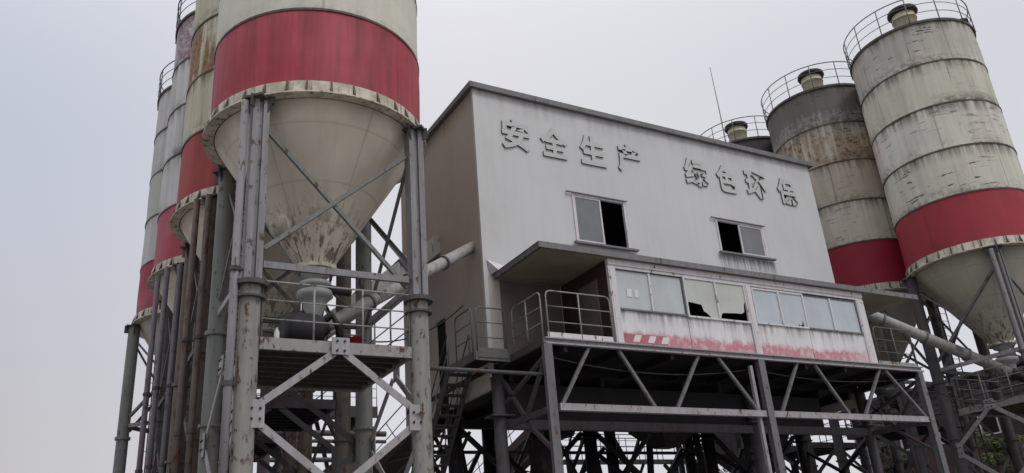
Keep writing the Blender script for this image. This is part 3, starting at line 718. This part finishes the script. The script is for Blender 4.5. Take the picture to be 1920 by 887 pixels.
link('paper', B().box(12.42, 12.58, RYa + .015, RYa + .018, 7.98, 8.20).box(12.66, 12.78, RYa + .015, RYa + .018, 7.98, 8.18), 'paper', w1)
bay(14.30, 16.50, 7.58, 8.72, True, 'pane_green', holes=([(0, .36), (.08, .37), (.47, .33), (.53, .15), (.60, .13), (.72, .04), (.74, 0), (1, 0), (1, 1), (0, 1)], [(0, .0), (.10, .15), (.14, .17), (.62, .20), (.80, .20), (.90, .26), (.94, .48), (1, .55), (1, 1), (0, 1)]), lab='white framed window with two broken panes')
bay(16.76, 18.78, 7.60, 8.66, True, 'pane_blue', holes=([(0, 0), (1, 0), (1, 1), (0, 1)], [(0, 0), (.62, 0), (.66, .08), (.7, .02), (.8, .06), (.86, .2), (.88, 0), (1, 0), (1, 1), (0, 1)]), lab='white framed bluish window right of the middle pillar')
bay(18.80, 21.10, 7.64, 8.66, False, 'pane_blue', lab='rightmost window with two plain dusty panes')
link('inner_wall', B().box(12.0, 21.3, Y0 - .5, Y0 - .45, 6.71, 8.9), 'interior', room)
link('end_wall', B().box(RXa + .01, RXa + .06, RYa + .07, Y0 - .02, 6.71, 8.92), 'wood', room)
link('end_door', B().box(RXa - .02, RXa + .009, RYa + .5, RYa + 1.35, 6.73, 8.55), 'porch', room)
link('notice', B().box(RXa - .03, RXa - .021, RYa + .75, RYa + 1.0, 7.75, 8.05), 'steel_mid', room)
link('end_wall', B().box(RXb - .06, RXb - .01, RYa + .07, Y0 - .02, 6.71, 8.92), 'wall_side', room)
link('porch_wall', B().box(9.98, RXa - .03, Y0 - .03, Y0 - .003, 6.71, 8.92), 'porch', room)
cnp = link('canopy', B().box(9.84, 23.95, RYa - .14, Y0 - .01, 8.98, 9.06), 'ceiling', room)
link('canopy_trim', B().box(9.80, 23.99, RYa - .18, RYa - .141, 8.935, 9.09).box(9.80, 9.839, RYa - .14, Y0 - .01, 8.93, 9.09).box(9.80, 23.99, RYa - .14, Y0 - .01, 9.061, 9.08), 'trim', cnp)
link('ceiling', B().box(9.9, RXb, RYa - .06, Y0 - .02, 8.935, 8.978), 'ceiling', room)
link('flashing', B().poly([(9.62, Y0 - .02, 9.45), (10.3, Y0 - .02, 9.32), (9.80, Y0 - .3, 9.09), (9.72, Y0 - .02, 9.05)], (0, -.02, 0)), 'white_metal', cnp)
# stripe remnants of hazard paint at the left foot of the panel
b = B()
for x in (12.40, 12.86, 13.28): b.poly([(x, RYa - .004, 6.80), (x + .2, RYa - .004, 6.80), (x + .3, RYa - .004, 6.98), (x + .1, RYa - .004, 6.98)], (0, .003, 0))
link('hazard_stripe', b, 'paper', room)
b = B().box(12.1, 13.5, RYa - .0015, RYa + .001, 6.76, 7.0)
M['hazard_red'] = steel('faded hazard red', (.50, .17, .21), rust=.0, dirt=.2, dark=(.6, .5, .5)); link('hazard_band', b, 'hazard_red', room)
# balcony and side platform rails
kp = link('kick_plate', B().box(9.92, 11.80, RYa - .03, RYa - .01, 6.725, 6.86), 'white_metal', room)
railing((9.95, RYa - .02, 6.73), (11.80, RYa - .02, 6.73), 1.16, 'rail', room, n_post=2)
railing((9.86, RYa + .1, 6.73), (9.86, RYa + 1.5, 6.73), 1.16, 'rail', room, n_post=2)
railing((21.58, RYa - .02, 6.73), (23.28, RYa - .02, 6.73), 1.16, 'rail_grey', room, n_post=2)
railing((23.34, RYa + .05, 6.73), (23.34, RYa + 1.9, 6.73), 1.16, 'rail_grey', room, n_post=2)
link('kick_plate', B().box(21.5, 23.3, RYa - .03, RYa - .01, 6.725, 6.83), 'rail', room)

# ------------------------------------------------------------------ steel support frame
fr = thing('steel_frame', 'dark trussed steel frame carrying the control room and the grey building', 'steel frame', (16.5, 15.66, 0))
for x, mt in ((9.84, 'steel_mid'), (16.55, 'steel_mid'), (23.2, 'steel_mid')):
    link('column', B().bar((x, RYa, 0), (x, RYa, 6.55), .10, .20, up=(0, 1, 0)).bar((x, RYa - .1, 0), (x, RYa - .1, 6.55), .22, .02, up=(0, 1, 0)), mt, fr)
link('column', B().bar((16.25, RYa + .05, 0), (16.25, RYa + .05, 6.4), .09, .09, up=(0, 1, 0)), 'brace', fr)
for a, c in ((10.05, 16.42), (16.68, 23.1)):
    link('bottom_chord', B().box(a, c, RYa - .07, RYa + .07, 5.03, 5.05).box(a, c, RYa - .012, RYa + .012, 5.05, 5.17).box(a, c, RYa - .07, RYa + .07, 5.17, 5.19).box(a, c, RYa - .068, RYa - .05, 5.05, 5.17), 'brace', fr)
for x0, x1 in ((11.04, 10.16), (11.91, 12.8), (14.43, 13.5), (15.1, 16.2), (18.0, 17.07), (18.7, 19.69), (21.44, 20.36), (21.69, 23.05)):
    link('diagonal', B().bar((x0, RYa, 6.55), (x1, RYa, 5.19), .075, .075), 'steel_mid', fr)
link('skirt_cladding', B().box(9.95, 21.3, Y0 + .09, Y0 + .12, 5.24, 6.19), 'corrug_dark', fr)
# side truss and inner members
for x in (9.84, 23.2):
    link('side_brace', B().bar((x, RYa + .1, 6.3), (x, Y0 - .1, 5.6), .08).bar((x, RYa + .1, 4.2), (x, Y0 - .9, 5.1), .08).bar((x, RYa + .1, 6.2), (x + .02, Y0 - 1.1, 5.15), .08).bar((x, Y0 - .1, 6.2), (x, Y0 - 1.0, 5.15), .08), 'steel_dark', fr)
    link('side_beam', B().box(x - .05, x + .05, RYa + .1, Y0 - .12, 5.0, 5.14), 'steel_dark', fr)
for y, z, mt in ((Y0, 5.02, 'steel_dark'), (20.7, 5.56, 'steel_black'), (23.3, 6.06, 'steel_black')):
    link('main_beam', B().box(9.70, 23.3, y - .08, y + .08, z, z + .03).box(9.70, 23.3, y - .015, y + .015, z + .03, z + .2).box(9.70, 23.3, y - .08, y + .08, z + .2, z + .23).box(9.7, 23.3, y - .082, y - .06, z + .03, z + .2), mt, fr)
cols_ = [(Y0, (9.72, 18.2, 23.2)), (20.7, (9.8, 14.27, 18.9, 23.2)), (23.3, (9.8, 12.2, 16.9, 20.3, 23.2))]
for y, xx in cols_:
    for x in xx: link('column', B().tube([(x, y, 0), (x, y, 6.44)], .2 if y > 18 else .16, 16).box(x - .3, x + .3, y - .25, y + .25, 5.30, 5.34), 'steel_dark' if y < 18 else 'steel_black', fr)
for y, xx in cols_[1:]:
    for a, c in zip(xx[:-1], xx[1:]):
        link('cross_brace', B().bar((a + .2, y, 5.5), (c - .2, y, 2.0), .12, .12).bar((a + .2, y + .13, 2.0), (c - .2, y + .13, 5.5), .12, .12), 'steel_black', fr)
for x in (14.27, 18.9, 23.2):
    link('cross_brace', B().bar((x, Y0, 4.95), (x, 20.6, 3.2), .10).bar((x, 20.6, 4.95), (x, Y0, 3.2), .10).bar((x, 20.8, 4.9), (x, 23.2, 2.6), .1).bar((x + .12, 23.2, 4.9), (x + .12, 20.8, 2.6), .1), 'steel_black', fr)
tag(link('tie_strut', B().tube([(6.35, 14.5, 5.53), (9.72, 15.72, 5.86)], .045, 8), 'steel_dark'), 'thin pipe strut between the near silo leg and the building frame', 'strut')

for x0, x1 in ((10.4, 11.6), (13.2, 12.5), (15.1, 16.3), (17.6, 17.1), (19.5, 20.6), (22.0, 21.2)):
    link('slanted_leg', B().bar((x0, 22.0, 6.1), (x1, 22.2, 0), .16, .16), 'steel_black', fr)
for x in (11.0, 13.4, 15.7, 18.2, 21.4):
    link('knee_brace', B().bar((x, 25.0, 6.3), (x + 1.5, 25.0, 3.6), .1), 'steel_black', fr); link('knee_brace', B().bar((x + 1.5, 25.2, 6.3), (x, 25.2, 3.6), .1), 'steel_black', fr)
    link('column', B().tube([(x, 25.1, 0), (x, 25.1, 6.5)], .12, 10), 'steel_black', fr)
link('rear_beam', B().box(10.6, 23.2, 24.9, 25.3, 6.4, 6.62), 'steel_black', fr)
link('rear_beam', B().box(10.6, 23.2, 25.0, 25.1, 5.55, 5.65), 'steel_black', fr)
# mixers, hoppers below the floor
def mixer(x, y, lab):
    t = thing('concrete_mixer', lab, 'mixer', (x, y, 5.6), 'mixers under the building floor')
    link('drum', B().lathe([(.05, -1.3), (.40, -1.3), (.40, 1.3), (.05, 1.3)], 28, (x, y, 5.95), axis=(1, 0, 0), smooth=False), 'steel_black', t)
    link('housing', B().box(x - 1.25, x + 1.25, y - .7, y + .7, 5.96, 6.19), 'steel_black', t)
    link('gearbox', B().lathe([(.25, 0), (.25, .5), (.12, .55)], 18, (x + 1.3, y, 5.9), axis=(1, 0, 0), cap0=True, cap1=True), 'motor', t)
    link('discharge_chute', B().poly([(x - .5, y - .3, 5.6), (x + .5, y - .3, 5.6), (x + .25, y - .3, 5.1), (x - .25, y - .3, 5.1)], (0, .6, 0)), 'steel_black', t)
mixer(12.4, 19.4, 'dark concrete mixer drum under the left part of the building floor')
mixer(20.6, 19.4, 'dark concrete mixer drum under the right part of the building floor')
def hopper(x, y, z, s_, lab):
    t = thing('weigh_hopper', lab, 'hopper', (x, y, z), 'hoppers hanging under the building')
    link('body', B().box(x - s_, x + s_, y - s_, y + s_, z, z + .6), 'steel_black', t)
    c0 = [(x - s_, y - s_, z - .002), (x + s_, y - s_, z - .002), (x + s_, y + s_, z - .002), (x - s_, y + s_, z - .002)]; b = B(); q = s_ * .35
    c1 = [(x - q, y - q, z - .55), (x + q, y - q, z - .55), (x + q, y + q, z - .55), (x - q, y + q, z - .55)]
    b.v = c0 + c1
    for i in range(4): b.face([i, (i + 1) % 4, 4 + (i + 1) % 4, 4 + i])
    b.face([7, 6, 5, 4]); link('cone', b, 'steel_black', t)
    link('hanger', B().bar((x - s_ * .8, y, z + .6), (x - s_ * .8, y, 6.4), .05).bar((x + s_ * .8, y, z + .6), (x + s_ * .8, y, 6.4), .05), 'steel_black', t)
hopper(12.15, 19.9, 4.55, .32, 'small dark hopper hanging left of the mixer, seen against the sky')
hopper(16.6, 20.0, 5.5, .8, 'dark weigh hopper hanging between the two mixers')

# landing and stairs beside the building corner
ld = thing('landing', 'small railed steel landing hugging the left corner of the building', 'landing', (9.2, 17.5, 6.7))
link('deck', B().box(8.84, 9.78, 17.3, 17.86, 6.66, 6.72).box(8.84, 9.50, 17.861, 18.7, 6.66, 6.72), 'underside', ld)
link('edge_beam', B().box(8.82, 9.78, 17.26, 17.299, 6.55, 6.76).box(8.80, 8.838, 17.26, 18.7, 6.55, 6.76), 'steel_mid', ld)
railing((8.90, 17.28, 6.75), (9.72, 17.28, 6.75), 1.15, 'rail_grey', ld, n_post=1)
railing((8.82, 17.36, 6.75), (8.82, 18.3, 6.75), 1.15, 'rail_grey', ld, n_post=1)
link('kick_plate', B().box(8.90, 9.72, 17.24, 17.259, 6.62, 6.86), 'rail_grey', ld)
st = thing('staircase', 'steep open-tread steel stairs descending beside the building side wall', 'staircase', (9.2, 18.7, 6.7))
sx0, sx1 = 8.80, 9.42; ya, za, yb, zb = 18.75, 6.68, 22.2, 2.6
for x in (sx0, sx1): link('stringer', B().bar((x, ya, za), (x, yb, zb), .05, .2), 'steel_dark', st)
n = 18
for k in range(n): y = ya + (yb - ya) * (k + .5) / n; z = za + (zb - za) * (k + .5) / n; link('tread', B().box(sx0 + .03, sx1 - .03, y - .11, y + .11, z - .02, z + .02), 'steel_dark', st)
for x in (sx0, sx1):
    b = B().tube([(x, ya, za), (x, ya, za + .95), (x, yb, zb + .95), (x, yb, zb)], .02, 6).tube([(x, ya, za + .5), (x, yb, zb + .5)], .014, 6)
    for k in range(1, 4): y = ya + (yb - ya) * k / 4; z = za + (zb - za) * k / 4; b.tube([(x, y, z), (x, y, z + .95)], .018, 6)
    link('handrail', b, 'rail_grey', st)

# belt conveyors seen below the plant
def belt(lab, p, q, wd, mat='belt_brown'):
    p = Vector(p); q = Vector(q); d = (q - p).normalized(); s_ = d.cross(Vector((0, 0, 1))).normalized(); L_ = (q - p).length; up = s_.cross(d)
    t = thing('belt_conveyor', lab, 'conveyor', tuple(p), 'aggregate belt conveyors behind the plant')
    link('gallery_floor', B().bar(p, q, wd, .12), mat, t)
    b = B(); dn = up * -.7
    for k in (-1, 1):
        o = s_ * wd * .45 * k
        b.bar(p + o + dn, q + o + dn, .09)
        n = int(L_ / 1.0)
        for i in range(n):
            a = p + d * L_ * i / n + o; c = p + d * L_ * (i + 1) / n + o
            b.bar(a, c + dn, .05) if i % 2 else b.bar(a + dn, c, .05)
    link('truss', b, 'steel_dark', t)
    link('belt_cover', B().bar(p + up * .30, q + up * .30, wd * .5, .45), mat, t)
    for k in (-1, 1):
        o = s_ * wd * .49 * k; b = B().tube([p + o + up * 1.1, q + o + up * 1.1], .025, 6).tube([p + o + up * .6, q + o + up * .6], .018, 6)
        n = int(L_ / 1.2)
        for i in range(n + 1): a = p + d * L_ * i / n + o; b.tube([a, a + up * 1.1], .02, 6)
        link('handrail', b, 'rail', t)
    for fct in (.15, .55, .9):
        a = p + d * L_ * fct; b = B()
        for k in (-1, 1): b.bar(a + s_ * k * wd * .45 + dn, Vector((a.x + s_.x * k * wd * .7, a.y + s_.y * k * wd * .7, 0)), .12)
        link('support_leg', b, 'steel_dark', t)
belt('brown inclined belt conveyor with handrail, seen through the near silo legs', (9.2, 33.5, 2.6), (12.6, 28.2, 7.2), 1.6)
belt('inclined belt conveyor gallery seen below the building corner', (15.6, 36.0, 3.2), (16.2, 25.0, 6.9), 1.4)

pr = thing('pipe_rack', 'dark pipe rack with railed deck standing behind the left silo legs', 'pipe rack', (9, 32, 0))
for x in (6.0, 7.88, 8.65, 10.55): link('column', B().tube([(x, 32, 0), (x, 32, 8.2)], .26, 14), 'steel_dark', pr)
link('deck', B().box(4.6, 11.4, 31.2, 33.2, 8.2, 8.32), 'underside', pr)
link('beam', B().box(4.6, 11.4, 31.1, 31.19, 7.9, 8.34), 'steel_dark', pr)
link('beam', B().box(5.4, 10.8, 31.6, 31.75, 6.6, 6.85), 'steel_dark', pr)
link('cladding', B().box(4.9, 8.4, 32.4, 32.44, 6.9, 8.1), 'corrug_dark', pr)
railing((4.6, 31.2, 8.34), (11.4, 31.2, 8.34), 1.1, 'steel_mid', pr, n_post=6, rounded=False)
for z, r0 in ((7.3, .11), (7.0, .07), (6.3, .09)): link('pipe', B().tube([(4.2, 31.3, z), (11.8, 31.3, z)], r0, 10), 'steel_mid', pr)
link('cross_brace', B().bar((5.6, 31.8, 6.5), (7.9, 31.8, 3.6), .12), 'steel_dark', pr)
link('cross_brace', B().bar((7.9, 32.0, 6.5), (5.6, 32.0, 3.6), .12), 'steel_dark', pr)
for xa in (4.9, 6.9, 9.4):
    link('slanted_leg', B().bar((xa, 32.8, 8.1), (xa + 1.5, 32.8, 2.5), .14), 'steel_dark', pr); link('slanted_leg', B().bar((xa + 1.5, 33.0, 8.1), (xa, 33.0, 2.5), .1), 'steel_dark', pr)
link('beam', B().box(5.0, 11.0, 32.6, 32.75, 5.4, 5.6), 'steel_dark', pr)
link('cross_brace', B().bar((8.75, 31.8, 6.5), (10.6, 31.8, 3.6), .12), 'steel_dark', pr)
ab = thing('aggregate_bin', 'dark aggregate bin on slanted legs seen under the right half of the building', 'bin', (27.2, 27, 0))
bnx = B(); bnx.box(25.5, 28.5, 26.2, 28.0, 5.9, 6.9); link('body', bnx, 'steel_black', ab)
b = B(); c0 = [(25.5, 26.2, 5.898), (28.5, 26.2, 5.898), (28.5, 28.0, 5.898), (25.5, 28.0, 5.898)]; c1 = [(26.7, 26.8, 4.7), (27.3, 26.8, 4.7), (27.3, 27.4, 4.7), (26.7, 27.4, 4.7)]
b.v = c0 + c1
for i in range(4): b.face([i, (i + 1) % 4, 4 + (i + 1) % 4, 4 + i])
b.face([7, 6, 5, 4]); link('hopper_bottom', b, 'steel_black', ab)
for x, y, q in ((25.5, 26.2, -.8), (28.5, 26.2, .8), (25.5, 28, -.8), (28.5, 28, .8)): link('leg', B().bar((x, y, 6.2), (x + q, y, 0), .2), 'steel_black', ab)
wk = thing('walkway', 'thin railed walkway far behind the plant seen through its legs', 'walkway', (20, 31, 0))
link('deck', B().box(18.5, 31, 30.6, 31.5, 6.1, 6.2), 'steel_dark', wk)
railing((18.5, 30.6, 6.2), (31, 30.6, 6.2), 1.1, 'steel_dark', wk, n_post=12, mids=3, rounded=False)
railing((18.5, 31.5, 6.2), (31, 31.5, 6.2), 1.1, 'steel_dark', wk, n_post=12, rounded=False)
for x in (19.4, 22.6, 26.0, 30.0):
    link('post', B().bar((x, 31, 0), (x, 31, 6.1), .25), 'steel_black', wk)
    link('brace', B().bar((x, 31, 3.4), (x + 1.6, 31, 6.05), .1), 'steel_black', wk)
# loose cables
def cable(lab, p, q, sag, r=.018):
    p = Vector(p); q = Vector(q); pts = [p.lerp(q, t / 14) - Vector((0, 0, sag * 4 * (t / 14) * (1 - t / 14))) for t in range(15)]
    tag(link('cable', B().tube(pts, r, 6), 'rubber'), lab, 'cable', 'loose cables on the plant')
cable('black cable sagging under the control room floor between the frame columns', (9.9, 15.75, 6.3), (16.45, 15.8, 6.35), .28)
cable('black cable sagging from the side wall down to the near silo platform', (9.52, 19.2, 8.6), (6.1, 17.5, 6.9), .35)
cable('black cable drooping under the right half of the control room', (16.7, 15.8, 6.3), (23.1, 15.75, 6.4), .2)
cable('black cable hanging beside the right platform', (23.4, 16.0, 6.5), (27.3, 15.0, 6.0), .6)

# things on the near service platform
mt = thing('electric_motor', 'large dark rounded motor lying on the near silo service platform', 'motor', (4.1, 15.5, ZP))
link('body', B().lathe([(.10, -.42), (.30, -.38), (.34, -.25), (.34, .25), (.30, .36), (.12, .42)], 26, (4.15, 15.5, 6.42), axis=(1, .12, 0), cap0=True, cap1=True), 'motor', mt)
link('base', B().box(3.85, 4.45, 15.3, 15.7, ZP + .021, 6.12), 'steel_black', mt)
link('hose', B().tube([(4.45, 15.5, 6.5), (4.7, 15.4, 6.75), (4.85, 15.4, 6.5), (4.9, 15.45, 6.15)], .08, 12), 'rubber', mt)
bk = tag(link('bucket', B().lathe([(.10, ZP + .022), (.13, ZP + .26), (.135, ZP + .26), (.12, ZP + .25), (.09, ZP + .05)], 18, (4.98, 14.75, 0), cap0=True, cap1=True), 'red_paint'), 'small red bucket on the near silo platform behind the railing', 'bucket')
bt = thing('plastic_bottle', 'small white bottle standing at the left end of the near silo platform', 'bottle', (3.42, 14.55, ZP))
link('body', B().lathe([(.045, ZP + .022), (.05, ZP + .06), (.05, ZP + .2), (.02, ZP + .26), (.02, ZP + .30)], 14, (3.42, 14.55, 0), cap0=True, cap1=True), 'bottle', bt)
link('cap', B().lathe([(.03, ZP + .30), (.03, ZP + .34)], 12, (3.42, 14.55, 0), cap0=True, cap1=True), 'motor', bt)

# ------------------------------------------------------------------ brick building behind the right silos
bb = thing('brick_building', 'old dark red brick building with white framed windows behind the right silos', 'building', (46, 25, 0))
bx, by0, by1, bz = 40.0, 12.0, 31.0, 9.2
wy = [(28.44, 29.0), (26.72 - .0, 25.83), (24.46, 23.48), (22.1, 21.1), (19.7, 18.7)]
ws = [(min(a), max(a)) for a in wy] + [(16.4, 17.4)]
ws.sort()
b = B(); ye = by0
for a, c in ws:
    b.box(bx, bx + .3, ye, a, 0, bz); b.box(bx, bx + .3, a, c, 0, 6.35); b.box(bx, bx + .3, a, c, 7.42, bz); ye = c
b.box(bx, bx + .3, ye, by1, 0, bz)
b.box(bx + .3, bx + 14, by0, by0 + .3, 0, bz); b.box(bx + .3, bx + 14, by1 - .3, by1, 0, bz); b.box(bx + 13.7, bx + 14, by0 + .3, by1 - .3, 0, bz)
link('wall', b, 'brick', bb)
link('roof', B().box(bx - .35, bx + 14.3, by0 - .3, by1 + .3, bz, bz + .16), 'corrug', bb)
link('upper_cladding', B().box(bx - .04, bx - .003, by0 + .2, by1 - .2, 7.85, bz - .02), 'corrug', bb)
for a, c in ws:
    wn = link('window', B().box(bx - .03, bx + .1, a, a + .07, 6.35, 7.42).box(bx - .03, bx + .1, c - .07, c, 6.35, 7.42).box(bx - .03, bx + .1, a + .07, c - .07, 6.35, 6.42).box(bx - .03, bx + .1, a + .07, c - .07, 7.35, 7.42), 'paper', bb)
    link('pane', B().box(bx + .04, bx + .06, a + .07, c - .07, 6.42, 7.35), 'black', wn)

# ------------------------------------------------------------------ trees
def tree(lab, x, y, h, rad, mat, seed):
    rnd = random.Random(seed); t = thing('tree', lab, 'tree', (x, y, 0), 'trees by the brick building')
    b = B().tube([(x, y, 0), (x + .1, y, h * .35), (x + .15, y + .1, h * .6)], [.22, .16, .08], 8)
    for k in range(6):
        a = rnd.uniform(0, 6.28); z0 = h * rnd.uniform(.35, .55); b.tube([(x + .1, y, z0), (x + rad * .6 * math.cos(a), y + rad * .6 * math.sin(a), z0 + h * .25)], [.07, .02], 5)
    link('trunk', b, 'bark', t); b = B(); cl_ = []
    for k in range(34):
        a = rnd.uniform(0, 6.28); e = rnd.uniform(-.8, 1); rr = rad * rnd.uniform(.3, .95) * math.sqrt(max(.05, 1 - e * e * .8)); cl_.append((x + rr * math.cos(a), y + rr * math.sin(a), h * .68 + e * h * .28, rnd.uniform(.35, .7) * rad * .45))
    for cx_, cy_, cz_, cr_ in cl_:
        for i in range(170):
            v = Vector((rnd.gauss(0, 1), rnd.gauss(0, 1), rnd.gauss(0, .8))); v = v.normalized() * cr_ * rnd.uniform(.6, 1.1); p = Vector((cx_, cy_, cz_)) + v
            s_ = rnd.uniform(.05, .10); q = Vector((rnd.gauss(0, 1), rnd.gauss(0, 1), rnd.gauss(0, 1))).normalized(); w_ = q.orthogonal().normalized()
            i0 = len(b.v); b.v += [tuple(p + q * s_), tuple(p + w_ * s_ * .6), tuple(p - q * s_), tuple(p - w_ * s_ * .6)]; b.face([i0, i0 + 1, i0 + 2, i0 + 3])
    link('crown', b, mat, t)
tree('round green tree in front of the brick building at the lower right', 37.3, 22.6, 6.3, 1.7, 'leaf', 1)
tree('dark olive tree left of the round green one below the right platform', 33.6, 24.9, 6.1, 1.4, 'leaf2', 2)
tree('dark leafy tree low behind the right silo legs at the frame edge', 37.6, 17.6, 5.2, 1.7, 'leaf2', 3)
tree('dark tree low behind the middle of the steel frame', 31.0, 33.0, 6.4, 2.2, 'leaf2', 4)
